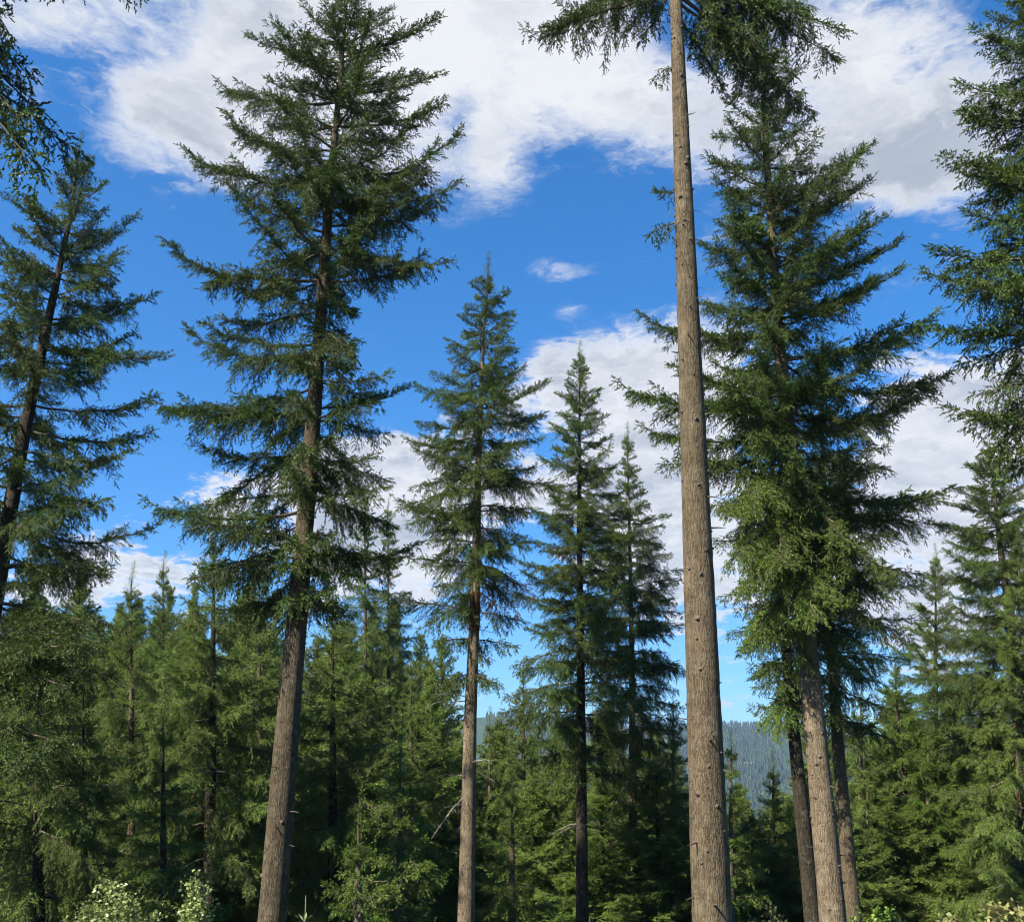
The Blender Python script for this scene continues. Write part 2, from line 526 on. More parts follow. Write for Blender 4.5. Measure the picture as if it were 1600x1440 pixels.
def empty(name, loc, label, cat, group=None):
    o = bpy.data.objects.new(name, None)
    o.empty_display_size = 0.3
    COL.objects.link(o)
    o.location = loc
    o['label'] = label
    o['category'] = cat
    if group:
        o['group'] = group
    return o


def bough_matrix(base, direction, scale, roll=0.0, lift=0.0):
    """+X of the bough along 'direction', Z kept as upward as it can be"""
    x = Vector(direction).normalized()
    z = Vector((0, 0, 1))
    y = z.cross(x)
    if y.length < 1e-3:
        y = Vector((0, 1, 0))
    y.normalize()
    z = x.cross(y)
    rot = Matrix((x, y, z)).transposed() @ Matrix.Rotation(roll, 3, 'X')
    if np.isscalar(scale):
        scale = (scale,) * 3
    return Matrix.Translation(Vector(base)) @ rot.to_4x4() @ Matrix.Diagonal(tuple(scale) + (1,))


# ------------------------------------------------------------------ terrain
def ground_z(x, y):
    x = np.asarray(x, float); y = np.asarray(y, float)
    z = np.interp(y, [-60, 0, 8, 20, 60, 150, 400, 760, 1400, 1650, 2400, 4000], [4, 0, -0.7, -2.7, -8.2, -19, -44, -56, -56, -25, 140, 190])
    z = z + 0.35 * np.exp(-((x - 11) / 5) ** 2 - ((y - 21) / 6) ** 2)
    far = np.clip((y - 1500) / 700, 0, 1)
    z = z + far * (18 * np.sin(x / 260 + 1.0) + 12 * np.sin(x / 97.0 + y / 300) + 14 * np.exp(-((x + 250) / 260) ** 2))
    z = z + np.clip((y - 20) / 80, 0, 1) * (1 - far) * 0.8 * np.sin(x / 9 + 1) * np.cos(y / 13)
    return z


def build_ground():
    xs = np.unique(np.concatenate([np.linspace(-40, 40, 81), np.linspace(-400, 400, 61), np.linspace(-6000, 6000, 121)]))
    ys = np.unique(np.concatenate([np.linspace(-60, 60, 97), np.linspace(60, 400, 50), np.linspace(400, 2600, 110), np.linspace(2600, 8000, 20)]))
    X, Y = np.meshgrid(xs, ys)
    Z = ground_z(X, Y)
    rng = np.random.default_rng(4)
    Z = Z + rng.normal(0, 0.05, Z.shape) * (Y < 120)
    v = np.stack([X, Y, Z], -1).reshape(-1, 3)
    nx = len(xs)
    i = np.arange(len(ys) - 1)[:, None] * nx
    j = np.arange(nx - 1)[None, :]
    q = np.stack([i + j, i + j + 1, i + nx + j + 1, i + nx + j], -1).reshape(-1, 4)
    m, k = new_mat('forest_floor')
    ge = k.n('ShaderNodeNewGeometry').outputs['Position']
    n1 = k.noise(ge, 0.9, 8, 0.65).outputs['Fac']
    n2 = k.noise(ge, 0.010, 5, 0.55).outputs['Fac']
    sepy = k.n('ShaderNodeSeparateXYZ', {0: ge}).outputs
    near = k.mix(k.mapr(n1, 0.4, 0.62), (0.045, 0.033, 0.022, 1), (0.075, 0.085, 0.03, 1))
    past = k.mix(k.mapr(n2, 0.60, 0.64), (0.030, 0.050, 0.020, 1), (0.12, 0.17, 0.05, 1))
    c = k.mix(k.mapr(sepy[1], 300, 420), near, past)
    bp = k.n('ShaderNodeBump', {'Strength': 0.6, 'Distance': 0.1, 'Height': n1})
    pb = k.n('ShaderNodeBsdfPrincipled', {'Base Color': c, 'Roughness': 0.95, 'Specular IOR Level': 0.1, 'Normal': bp.outputs[0]})
    k.n('ShaderNodeOutputMaterial', {'Surface': pb.outputs[0]})
    o = link('ground', mk_mesh('ground', v, q, [m], smooth=np.ones(len(q))))
    o['kind'] = 'structure'
    o['label'] = 'forest floor falling away downhill towards the valley and far hills'


build_ground()

m, k = new_mat('lake_water')
pb = k.n('ShaderNodeBsdfPrincipled', {'Base Color': (0.10, 0.16, 0.20, 1), 'Roughness': 0.12, 'IOR': 1.33})
k.n('ShaderNodeOutputMaterial', {'Surface': pb.outputs[0]})
lv = []
for i in range(40):
    a = i * 2 * math.pi / 40
    lv.append((620 + 420 * math.cos(a) * (1 + .12 * math.sin(3 * a)), 1080 + 300 * math.sin(a) * (1 + .15 * math.cos(2 * a)), -55.2))
lm = bpy.data.meshes.new('water')
lm.from_pydata(lv, [], [list(range(40))])
lm.materials.append(m)
lake = link('water', lm)
lake['kind'] = 'structure'
lake['label'] = 'bluish lake water glinting in the valley through the trees'


# ------------------------------------------------------------------ trunks
def trunk_mesh(pts, rad, sides, step, seed, mat, flare=True):
    rng = np.random.default_rng(seed)
    pts = np.asarray(pts, float)
    seg = np.concatenate(([0], np.cumsum(np.linalg.norm(np.diff(pts, axis=0), axis=1))))
    tot = seg[-1]
    n = max(6, int(tot / step))
    s = np.linspace(0, tot, n)
    pp = np.stack([np.interp(s, seg, pts[:, i]) for i in range(3)], 1)
    # soften the kinks
    for _ in range(3):
        pp[1:-1] = (pp[:-2] + 2 * pp[1:-1] + pp[2:]) / 4
    rr = np.interp(s, seg, rad)
    if flare:
        rr = rr * (1 + 0.35 * np.exp(-s / 0.5))
    a = np.arange(sides) * 2 * math.pi / sides
    jit = np.ones((n, sides))
    for kx in (2, 3, 5):
        ph = rng.uniform(0, 6.3) + np.cumsum(rng.normal(0, 0.08, n))
        jit += 0.018 / kx * 2 * np.cos(kx * a[None, :] + ph[:, None])
    jit += 0.014 * (np.convolve(rng.normal(size=n), np.ones(3) / 3, 'same'))[:, None]
    jit += rng.normal(0, 0.010, (n, sides))
    v, q = tube(pp, rr, sides, jit)
    return v, q


STUBS = []
for i in range(5):
    rng = np.random.default_rng(70 + i)
    l = (0.06, 0.10, 0.15, 0.05, 0.24)[i]
    t = np.linspace(0, 1, 5)
    pts = np.stack([t * l - 0.03, np.cumsum(rng.normal(0, .006, 5)), np.cumsum(rng.normal(0.0, .012, 5)) - 0.12 * l * t], 1)
    v, q = tube(pts, np.array([0.026, 0.020, 0.016, 0.013, 0.003]) * (1.0, .9, .8, 1.1, .65)[i], 6)
    STUBS.append(mk_mesh('branch_stub', v, q, [STUBWOOD], smooth=np.ones(len(q))))

KNOTS = []
for i in range(3):
    rng = np.random.default_rng(90 + i)
    t = np.linspace(0, 1, 5)
    pts = np.stack([t * 0.05 - 0.015, 0 * t, -0.01 * t], 1)
    v, q = tube(pts, np.array([0.060, 0.048, 0.034, 0.022, 0.004]), 7, rng.uniform(.75, 1.2, (5, 7)))
    KNOTS.append(mk_mesh('branch_scar', v, q, [STUBWOOD], smooth=np.ones(len(q))))


class Tree:
    def __init__(self, name, label, Y, trunk, width, bark=BARK, cat='tree', group=None, sides=14, step=0.3, seed=1, tipw=0.012, ytilt=0.0, top=None):
        """trunk: [(px, py)] from low to high; width = (px width, at py)"""
        self.rng = random.Random(seed)
        self.Y = Y
        self.seed = seed
        n = len(trunk)
        pts = [P(px, py, Y + ytilt * i / max(1, n - 1)) for i, (px, py) in enumerate(trunk)]
        # carry the lowest span on down to the ground
        d = pts[1] - pts[0]
        p = pts[0].copy()
        gz = float(ground_z(p[0], p[1])) - 0.25
        if p[2] > gz:
            f = (p[2] - gz) / d[2]
            foot = p - d * f * np.array((0.6, 0.6, 1.0))
            foot[2] = float(ground_z(foot[0], foot[1])) - 0.25
            pts.insert(0, foot)
        pts = np.array(pts)
        z = pts[:, 2]
        # radius from the width in the photograph at one height, straight taper to the tip
        wpx, wpy = width
        zc = P(trunk[0][0], wpy, Y)
        rc = 0.5 * abs(P(trunk[0][0] + wpx, wpy, Y)[0] - P(trunk[0][0], wpy, Y)[0])
        zt = z[-1]
        rad = rc * np.clip((zt - z) / (zt - zc[2]), 0, None) ** 0.85 + tipw
        self.pts, self.rad, self.z = pts, rad, z
        base = pts[0]
        self.base = base
        self.root = empty(name, base, label, cat, group)
        v, q = trunk_mesh(pts - base, rad, sides, step, seed, bark)
        self.trunk = link('trunk', mk_mesh('trunk', v, q, [bark], smooth=np.ones(len(q))), self.root)
        self.ang = self.rng.uniform(0, 6.28)

    def at(self, z):
        x = np.array([np.interp(z, self.z, self.pts[:, i]) for i in range(3)])
        return x, float(np.interp(z, self.z, self.rad))

    def z_of(self, py):
        # height on the trunk that shows at photograph row py
        lo, hi = self.z[0], self.z[-1] + 8
        for _ in range(40):
            mid = (lo + hi) / 2
            x, _r = self.at(mid)
            x = x.copy(); x[2] = mid
            rel = x - EYE
            c, s = math.cos(PITCH), math.sin(PITCH)
            fwd = rel[1] * c + rel[2] * s
            up = -rel[1] * s + rel[2] * c
            y = 720 - FPX * up / fwd
            if y > py:
                lo = mid
            else:
                hi = mid
        return (lo + hi) / 2

    def limb(self, base, vec, style=None, mat=None, name='branch', width=1.0, dens=1.0):
        """one bough from base along vec (length = reach)"""
        L = float(np.linalg.norm(vec))
        if L < 0.12:
            return
        c = pick_class(L)
        me = bough_mesh(c, style, self.rng.randrange(4 if c > 0.6 else 2), mat, dens=dens)
        cz = STYLES[style][0]
        rise = sum(cz)
        d = np.array(vec, float)
        # aim so that the curved bough ends where the vector ends
        hl = math.hypot(d[0], d[1])
        pit = math.atan2(d[2], hl) - math.atan2(rise, 1.0)
        az_ = math.atan2(d[1], d[0])
        dd = (math.cos(pit) * math.cos(az_), math.cos(pit) * math.sin(az_), math.sin(pit))
        s = L / (c * math.sqrt(1 + rise * rise))
        w = width * self.rng.uniform(0.85, 1.15)
        return link(name, me, self.root, mat=bough_matrix(base - self.base, dd, (s, s * w if s > 1 else w * (0.5 + 0.5 * s), 0.5 * s + 0.5), self.rng.uniform(-0.25, 0.25)))

    def crown(self, profile, dz=0.5, per=5, pitch=(38, 6, -14), styles=('up', 'flat', 'droop'), mat=None, jit=(0.68, 1.03), skip=0.0,
              zmin_py=None, front=0.85, width=1.0, dens=1.0, dense_top=0.55, minlen=0.25):
        """profile: [(py, left px, right px)] from the top down"""
        prof = []
        for (py, l, r) in profile:
            z = self.z_of(py)
            c, _ = self.at(z)
            ref = P(800, py, self.Y)
            prof.append((z, max(0.05, c[0] - P(l, py, self.Y)[0]), max(0.05, P(r, py, self.Y)[0] - c[0])))
        prof.sort()
        pz = [a[0] for a in prof]; pl_ = [a[1] for a in prof]; pr_ = [a[2] for a in prof]
        z0 = pz[0]; z1 = self.z[-1]
        rg = self.rng
        z = z0
        H = z1 - z0
        nb = 0
        zend = z1 if z1 - pz[-1] < 1.5 else pz[-1]
        while z < zend - 0.25:
            u = (z - z0) / H                     # 0 bottom .. 1 top
            k = per if u < 0.92 else max(3, per - 2)
            for i in range(k + 1):
                if rg.random() < skip:
                    continue
                self.ang += 2 * math.pi / k + rg.uniform(-0.4, 0.4)
                a = self.ang
                zz = z + (rg.uniform(-0.09, 0.09) if i < k else rg.uniform(0.15, 0.8) * dz)
                if zz > z1 - 0.2:
                    continue
                p = (pitch[2] + (pitch[1] - pitch[2]) * min(1, u * 2)) if u < 0.5 else (pitch[1] + (pitch[0] - pitch[1]) * ((u - 0.5) * 2) ** 1.5)
                p = R(p + rg.gauss(0, 7))
                ca, sa = math.cos(a), math.sin(a)
                reach = 1.0
                for _ in range(3):
                    zt = zz + reach * math.tan(p)
                    el_ = float(np.interp(zt, pz, pl_)); er = float(np.interp(zt, pz, pr_))
                    mean = 0.5 * (el_ + er) * front
                    reach = mean + ((er if ca > 0 else el_) - mean) * abs(ca) ** 1.2
                reach *= rg.uniform(*jit) * (1.0 if i < k else 0.6)
                if reach < minlen:
                    reach = minlen * rg.uniform(0.7, 1.0)
                c, r = self.at(zz)
                b0 = np.array((c[0] + ca * r * 0.6, c[1] + sa * r * 0.6, zz))
                st = styles[0] if u > 0.72 else (styles[1] if u > 0.30 else styles[2])
                if rg.random() < 0.2:
                    st = styles[1]
                self.limb(b0, np.array((ca * reach, sa * reach, reach * math.tan(p))), st, mat, width=width, dens=dens)
                nb += 1
            z += dz * rg.uniform(0.75, 1.25) * (1.0 if u < 0.75 else (1 - (u - 0.75) * 4 * (1 - dense_top)))
        if z1 - pz[-1] > 1.5:
            return nb
        # leader
        c, r = self.at(z1)
        me = leader_mesh(self.seed % 2, mat)
        s = rg.uniform(0.9, 1.2)
        link('leading_shoot', me, self.root, mat=bough_matrix(c - self.base - np.array((0, 0, 0.75)), (0.02, 0, 1), s))
        return nb

    def bough_to(self, py_base, tip, dy=0.0, style='flat', mat=None, width=1.0, dens=1.0):
        """one bough that ends at photograph point tip, dy metres nearer (-) or farther (+) than the trunk"""
        z = self.z_of(py_base)
        c, r = self.at(z)
        b0 = np.array((c[0], c[1], z))
        t = P(tip[0], tip[1], self.Y + dy)
        v = t - b0
        b0 = b0 + v / np.linalg.norm(v) * r * 0.6
        self.limb(b0, t - b0, style, mat, width=width, dens=dens)

    def dead(self, py0, py1, n, L=(0.6, 1.8), names='dead_branch'):
        for i in range(n):
            z = self.z_of(py0 + (py1 - py0) * self.rng.random())
            c, r = self.at(z)
            a = self.rng.uniform(0, 6.28)
            ln = self.rng.uniform(*L)
            d = (math.cos(a), math.sin(a), self.rng.uniform(-0.25, 0.2))
            link(names, dead_bough_mesh(1.5, self.rng.randrange(4)), self.root,
                 mat=bough_matrix(np.array((c[0] + d[0] * r * .7, c[1] + d[1] * r * .7, z)) - self.base, d, ln / 1.5, self.rng.uniform(-1, 1)))

    def dead_to(self, py_base, tip, dy=0.0):
        z = self.z_of(py_base)
        c, r = self.at(z)
        b0 = np.array((c[0], c[1], z))
        v = P(tip[0], tip[1], self.Y + dy) - b0
        link('dead_branch', dead_bough_mesh(1.5, self.rng.randrange(4)), self.root, mat=bough_matrix(b0 - self.base, v, np.linalg.norm(v) / 1.5, 0.2))

    def stubs(self, py0, py1, n, big=0.5):
        for i in range(n):
            z = self.z_of(py0 + (py1 - py0) * (i + self.rng.random()) / n)
            c, r = self.at(z)
            a = self.rng.uniform(math.pi * 0.9, math.pi * 2.1)
            d = (math.cos(a), math.sin(a), self.rng.uniform(-0.35, 0.15))
            isb = self.rng.random() < big
            me = self.rng.choice(STUBS) if isb else self.rng.choice(KNOTS)
            link('branch_stub' if isb else 'branch_scar', me, self.trunk,
                 mat=bough_matrix(np.array((c[0] + d[0] * r * .96, c[1] + d[1] * r * .96, z)) - self.base, d, self.rng.uniform(0.7, 1.25), self.rng.uniform(0, 6)))


LEADERS = {}


def leader_mesh(var, mat=None):
    key = (var, (mat or NEEDLE).name)
    if key in LEADERS:
        return LEADERS[key]
    rng = np.random.default_rng(31 + var)
    H = 1.25
    main = np.stack([np.linspace(0, H, 8), np.cumsum(rng.normal(0, .006, 8)), np.cumsum(rng.normal(0, .006, 8))], 1)
    v, q = tube(main, np.linspace(0.014, 0.003, 8), 5)
    B, D, L = [], [], []
    for zz in np.arange(0.05, H, 0.03):
        for _ in range(3):
            a = rng.uniform(0, 6.28)
            ln = (0.30 * (1 - zz / H) ** 0.8 + 0.05) * rng.uniform(0.4, 1.1)
            d = unit(np.array([0.75, math.cos(a), math.sin(a)]))
            p0 = np.array([zz, 0, 0])
            m = max(1, int(ln / 0.06))
            for k in range(m):
                B.append(p0 + d * ln * k / m); D.append(unit(d + rng.normal(0, .35, 3))); L.append(rng.uniform(0.06, 0.1))
    B.append(main[-1] - np.array([.12, 0, 0])); D.append(np.array([1., 0, 0])); L.append(0.16)
    v2, q2, t2 = needles_for(np.array(B), np.array(D), np.array(L), rng, 0.0115, 0.03, 0.0105)
    V = np.concatenate([v, v2]); Q = np.concatenate([q, q2 + len(v)])
    LEADERS[key] = mk_mesh('leading_shoot', V, Q, [TWIG, mat or NEEDLE], np.concatenate([np.zeros(len(q)), np.ones(len(q2))]),
                           np.concatenate([np.zeros(len(v)), t2]), np.zeros(len(Q)))
    return LEADERS[key]


FG = 'tall firs on the slope'

# ---- far-left fir
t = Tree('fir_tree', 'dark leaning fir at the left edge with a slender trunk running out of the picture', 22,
         [(-8, 930), (35, 690), (82, 470), (112, 330), (124, 228)], (20, 770), BARK_SHADE_DARK, seed=11)
t.crown([(232, 112, 136), (270, 95, 165), (330, 30, 195), (400, -40, 215), (470, -80, 246), (560, -130, 262), (650, -150, 238), (740, -190, 222),
         (830, -200, 240), (910, -200, 215), (980, -200, 205)], dz=0.68, per=4, pitch=(38, 14, -8))
t.bough_to(360, (5, 312), -0.5, 'up'); t.bough_to(430, (-40, 385), -0.5, 'up')
t.bough_to(540, (262, 552), -0.6, 'up'); t.bough_to(500, (246, 458), 0.4, 'up'); t.bough_to(410, (214, 332), 0, 'up')
for pb_, tip, dy in ((1040, (190, 1075), -1.5), (1060, (130, 1085), -2.5), (1130, (110, 1170), -2.0), (1150, (60, 1180), -3.0), (1020, (150, 1030), -2.5)):
    t.bough_to(pb_, tip, dy, 'droop', width=1.2)
t.bough_to(830, (244, 828), 0.5, 'flat'); t.bough_to(940, (205, 985), -1.2, 'droop', NEEDLE); t.bough_to(960, (160, 1010), -2.0, 'droop', NEEDLE)

# ---- tall left fir
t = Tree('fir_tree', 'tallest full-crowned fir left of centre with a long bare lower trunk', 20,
         [(425, 1440), (452, 1100), (468, 920), (490, 650), (515, 300), (532, 120), (545, -30)], (42, 1400), BARK_SHADED_BROWN, sides=20, step=0.2, seed=22)
t.crown([(-26, 530, 560), (10, 470, 620), (60, 395, 672), (130, 360, 690), (180, 400, 700), (230, 330, 715), (300, 385, 715), (390, 300, 700), (430, 320, 690),
         (470, 310, 555), (545, 290, 572), (600, 245, 635), (680, 255, 630), (770, 240, 640), (830, 265, 635), (890, 290, 630), (940, 330, 560)],
        dz=0.74, per=5, pitch=(40, 10, -12), front=0.72, skip=0.08)
for pb_, tip, dy, st in ((285, (284, 226), -0.4, 'flat'), (440, (254, 378), -0.5, 'flat'), (290, (722, 212), 0.2, 'flat'), (320, (722, 292), -0.6, 'flat'),
                         (360, (708, 415), -1.0, 'flat'), (160, (345, 122), 0.3, 'flat'), (150, (694, 120), 0.2, 'up'), (110, (388, 62), 0.0, 'up'),
                         (90, (690, 32), 0.0, 'up'), (640, (640, 610), 0.6, 'up'), (640, (232, 612), -0.6, 'flat'), (800, (226, 770), -0.6, 'flat'),
                         (860, (655, 850), 0.4, 'flat'), (330, (640, 240), -1.5, 'flat'), (250, (470, 300), -2.2, 'droop'), (520, (560, 560), -2.0, 'droop'),
                         (560, (285, 512), 0.3, 'flat'), (870, (300, 905), -1.5, 'droop')):
    t.bough_to(pb_, tip, dy, st)
t.crown([(640, 300, 590), (760, 270, 610), (850, 290, 600), (930, 320, 560)], dz=1.0, per=3, pitch=(0, -6, -14), styles=('flat', 'flat', 'droop'))
t.stubs(900, 1430, 26, 0.35)

# ---- middle fir with withered patch
t = Tree('fir_tree', 'cone-shaped fir near the centre with withered brown needles and a reddish bark patch', 28,
         [(728, 1440), (735, 1120), (742, 950), (748, 700), (755, 540), (762, 420)], (25, 1400), BARK_PALE, sides=16, seed=33)
t.crown([(424, 752, 774), (470, 722, 798), (520, 700, 812), (560, 676, 832), (605, 648, 852), (680, 634, 860), (760, 624, 866), (820, 622, 862), (880, 655, 845)],
        dz=0.62, per=5, pitch=(30, 8, -10), mat=NEEDLE_MID)
t.crown([(890, 650, 835), (960, 650, 820), (1050, 680, 800)], dz=0.8, per=3, pitch=(-5, -12, -18), styles=('droop', 'flat', 'droop'))
for pb_, tip, dy, st in ((880, (640, 870), 0.3, 'droop'), (930, (655, 985), -0.5, 'droop'), (960, (610, 935), 0.3, 'droop'), (700, (632, 690), 0.2, 'flat'),
                         (800, (622, 778), 0.2, 'flat'), (640, (858, 598), 0, 'up'), (1050, (690, 1075), -0.6, 'flat'), (900, (735, 850), -1.6, 'droop')):
    t.bough_to(pb_, tip, dy, st)
for pb_, tip, dy in ((900, (815, 960), -0.8), (920, (800, 985), 0.2), (880, (835, 930), 0.0)):
    t.bough_to(pb_, tip, dy, 'hang', NEEDLE_RED, dens=0.7)
t.dead(760, 1330, 16, (0.5, 1.4))
t.dead_to(1240, (668, 1300), -0.6); t.dead_to(1200, (775, 1215), -0.3); t.dead_to(1090, (665, 1075), -0.3)
t.stubs(1060, 1430, 10, 0.4)
# the red stained length of its stem: a thin collar of torn bark round the trunk
zc0, zc1 = t.z_of(985), t.z_of(925)
pp, rr_ = [], []
for z_ in np.linspace(zc0, zc1, 8):
    c_, r_ = t.at(z_)
    pp.append(np.array((c_[0], c_[1], z_)) - t.base); rr_.append(r_ * 1.05 + 0.004)
v, q = tube(pp, rr_, 16, np.random.default_rng(5).uniform(.97, 1.04, (8, 16)))
link('reddened_bark', mk_mesh('reddened_bark', v, q, [BARK_RED], smooth=np.ones(len(q))), t.root)

# ---- spire fir right of centre
t = Tree('fir_tree', 'narrow pointed fir with straight dark trunk, right of the withered fir', 34,
         [(910, 1440), (907, 1000), (905, 800), (906, 553)], (18, 1380), BARK_SHADE_DARK, seed=44)
t.crown([(556, 897, 915), (600, 874, 936), (660, 856, 956), (720, 842, 972), (800, 826, 996), (880, 805, 1015), (960, 790, 1022), (1040, 782, 1026), (1120, 784, 1026), (1200, 815, 1005)],
        dz=0.56, per=5, pitch=(34, 8, -12), mat=NEEDLE_MID)
t.dead(1100, 1350, 12, (0.5, 1.5))

# ---- sparse-topped fir
t = Tree('fir_tree', 'thin sparse-topped fir with silvery dead lower limbs, left of the bare trunk', 38,
         [(990, 1440), (987, 1000), (983, 800), (980, 680)], (14, 1380), BARK_PALE, seed=55)
t.crown([(684, 972, 988), (730, 966, 998), (765, 955, 1008), (800, 920, 1044), (850, 905, 1064), (900, 896, 1074), (980, 890, 1078), (1060, 890, 1078), (1150, 900, 1070), (1230, 920, 1050)],
        dz=0.5, per=5, pitch=(25, 4, -18), styles=('up', 'droop', 'hang'), mat=NEEDLE_MID)
t.dead(1080, 1300, 14, (0.8, 2.0))
for pb_, tip, dy in ((1195, (918, 1196), -0.8), (1150, (1062, 1140), -0.8), (1130, (925, 1120), -0.4), (1185, (1055, 1195), -0.5), (1210, (950, 1260), -0.9)):
    t.dead_to(pb_, tip, dy)

# ---- bare-trunked tall fir
t = Tree('fir_tree', 'tall fir whose thick bare pale trunk crosses the whole picture right of centre', 15.5,
         [(1113, 1440), (1096, 1000), (1080, 600), (1066, 250), (1056, 0), (1048, -220), (1042, -430)], (58, 1400), BARK, sides=32, step=0.11, seed=66)
for pb_, tip, dy, st in ((-30, (818, 46), 0.5, 'flat'), (-60, (850, 58), 1.0, 'droop'), (-80, (905, 40), 0.6, 'droop'), (-50, (960, 60), 1.1, 'droop'), (-20, (1005, 70), 0.9, 'hang'),
                         (-30, (1312, 66), 0.6, 'droop'), (-10, (1285, 150), 0.9, 'droop'), (0, (1215, 165), 1.2, 'hang'), (-80, (1270, 10), 0.9, 'droop'), (-60, (1180, 80), 1.4, 'droop'),
                         (20, (1132, 150), 0.9, 'hang'), (-50, (1300, 110), 1.3, 'droop'), (-20, (1240, 120), 0.2, 'droop'), (-100, (1200, 30), 0.4, 'droop'),
                         (100, (1023, 122), 0.3, 'hang'), (298, (1026, 300), 0.2, 'flat'), (342, (1016, 372), 0.1, 'hang')):
    t.bough_to(pb_, tip, dy, st)
t.crown([(-420, 1030, 1056), (-330, 985, 1110), (-220, 940, 1160), (-130, 910, 1200)], dz=0.7, per=4, pitch=(35, 5, -10))
t.dead(60, 500, 7, (0.25, 0.5))
t.stubs(20, 1435, 84, 0.42)

# ---- big right fir
t = Tree('fir_tree', 'broad dense fir right of the bare trunk, its sunlit lower trunk speckled with stubs', 22,
         [(1302, 1440), (1268, 1080), (1238, 760), (1213, 480), (1200, 280), (1192, 120), (1187, 30)], (38, 1400), BARK_PALE, sides=20, step=0.2, seed=77)
t.crown([(40, 1180, 1196), (90, 1150, 1230), (150, 1118, 1262), (210, 1105, 1290), (270, 1095, 1345), (340, 1088, 1380), (400, 1085, 1405), (470, 1040, 1440),
         (560, 1040, 1468), (620, 1000, 1450), (700, 1040, 1455), (780, 1090, 1460), (860, 1110, 1450), (950, 1115, 1430), (1030, 1140, 1390)],
        dz=0.70, per=5, pitch=(38, 20, -10), front=0.75, jit=(0.6, 1.05), skip=0.06)
for pb_, tip, dy, st in ((330, (1366, 230), 0, 'up'), (370, (1360, 285), 0.4, 'up'), (420, (1386, 345), -0.3, 'up'), (460, (1410, 368), 0.3, 'up'),
                         (500, (1416, 410), 0, 'up'), (560, (1462, 468), 0.3, 'flat'), (600, (1492, 560), 0.2, 'flat'), (660, (1452, 610), -0.3, 'flat'),
                         (760, (1490, 745), 0.4, 'flat'), (520, (998, 485), 0.3, 'flat'), (640, (965, 585), 0.5, 'flat'), (680, (1000, 655), 0.5, 'flat'),
                         (260, (1175, 200), -1.3, 'up'), (330, (1235, 270), -1.6, 'up'), (400, (1160, 350), -1.6, 'up'), (450, (1260, 400), -1.8, 'flat'), (520, (1180, 500), -2.0, 'flat'),
                         (600, (1250, 590), -2.2, 'flat'), (660, (1170, 680), -2.2, 'flat'), (500, (1110, 470), -0.8, 'flat'), (580, (1100, 570), -1.0, 'flat'),
                         (820, (1470, 830), 0.5, 'droop'), (880, (1440, 900), 0.2, 'droop'), (930, (1430, 985), -0.6, 'droop')):
    t.bough_to(pb_, tip, dy, st)
for pb_, tip, dy, st in ((740, (1125, 800), -1.6, 'droop'), (800, (1140, 880), -1.8, 'droop'), (830, (1180, 930), -2.2, 'droop'), (780, (1200, 860), -2.6, 'droop'),
                         (860, (1270, 960), -2.6, 'droop'), (730, (1180, 790), -2.4, 'droop'), (900, (1160, 1010), -1.2, 'droop'), (760, (1340, 850), -2.2, 'droop'),
                         (820, (1400, 900), -1.8, 'droop')):
    t.bough_to(pb_, tip, dy, st, NEEDLE_BRIGHT)
t.stubs(1040, 1435, 34, 0.45)
t.dead(1020, 1100, 3, (0.4, 0.9))

# ---- two companions behind it
t = Tree('fir_tree', 'dark shaded fir trunk close behind the broad right fir, on its left side', 25,
         [(1270, 1440), (1240, 1140), (1215, 860), (1200, 640), (1196, 470)], (23, 1380), BARK_SHADE_DARK, sides=16, seed=88)
t.crown([(480, 1185, 1210), (600, 1140, 1260), (750, 1120, 1330), (900, 1130, 1350), (1020, 1150, 1360), (1100, 1170, 1330)], dz=0.6, per=4, pitch=(30, 5, -14))
t.bough_to(1090, (1196, 1130), -0.8, 'droop', NEEDLE_BRIGHT); t.bough_to(1060, (1215, 1150), -1.2, 'droop', NEEDLE_BRIGHT)
t = Tree('fir_tree', 'slim grey fir trunk with short dead twigs, right behind the broad right fir', 27,
         [(1334, 1440), (1308, 1150), (1292, 900), (1285, 700), (1282, 560)], (22, 1380), BARK, sides=16, seed=99)
t.crown([(570, 1270, 1295), (680, 1230, 1340), (800, 1200, 1400), (920, 1200, 1420), (1040, 1210, 1420), (1120, 1230, 1400)], dz=0.6, per=4, pitch=(30, 5, -16), styles=('up', 'flat', 'droop'))
t.dead(1160, 1400, 16, (0.3, 0.9)); t.stubs(1160, 1430, 10, 0.5)

# ---- right-edge fir
t = Tree('fir_tree', 'shaggy fir cut off by the right edge, long half-bare limbs reaching left', 15.5,
         [(1662, 900), (1640, 500), (1622, 100), (1614, -120)], (34, 700), BARK_SHADE_DARK, sides=16, seed=111)
t.crown([(-110, 1600, 1628), (-50, 1560, 1680), (60, 1530, 1720), (150, 1515, 1740), (245, 1500, 1760), (350, 1500, 1780), (440, 1480, 1790), (540, 1510, 1800), (640, 1495, 1810), (700, 1520, 1800)],
        dz=0.58, per=5, pitch=(30, 4, -10))
for pb_, tip, dy, st in ((80, (1524, 48), 0, 'flat'), (150, (1498, 122), -.3, 'flat'), (270, (1474, 248), -.3, 'flat'), (400, (1455, 388), -.2, 'flat'),
                         (440, (1428, 436), -.4, 'flat'), (650, (1478, 640), -.2, 'flat'), (520, (1440, 505), 0.4, 'flat'), (200, (1510, 180), 0.2, 'flat')):
    t.bough_to(pb_, tip, dy, st)

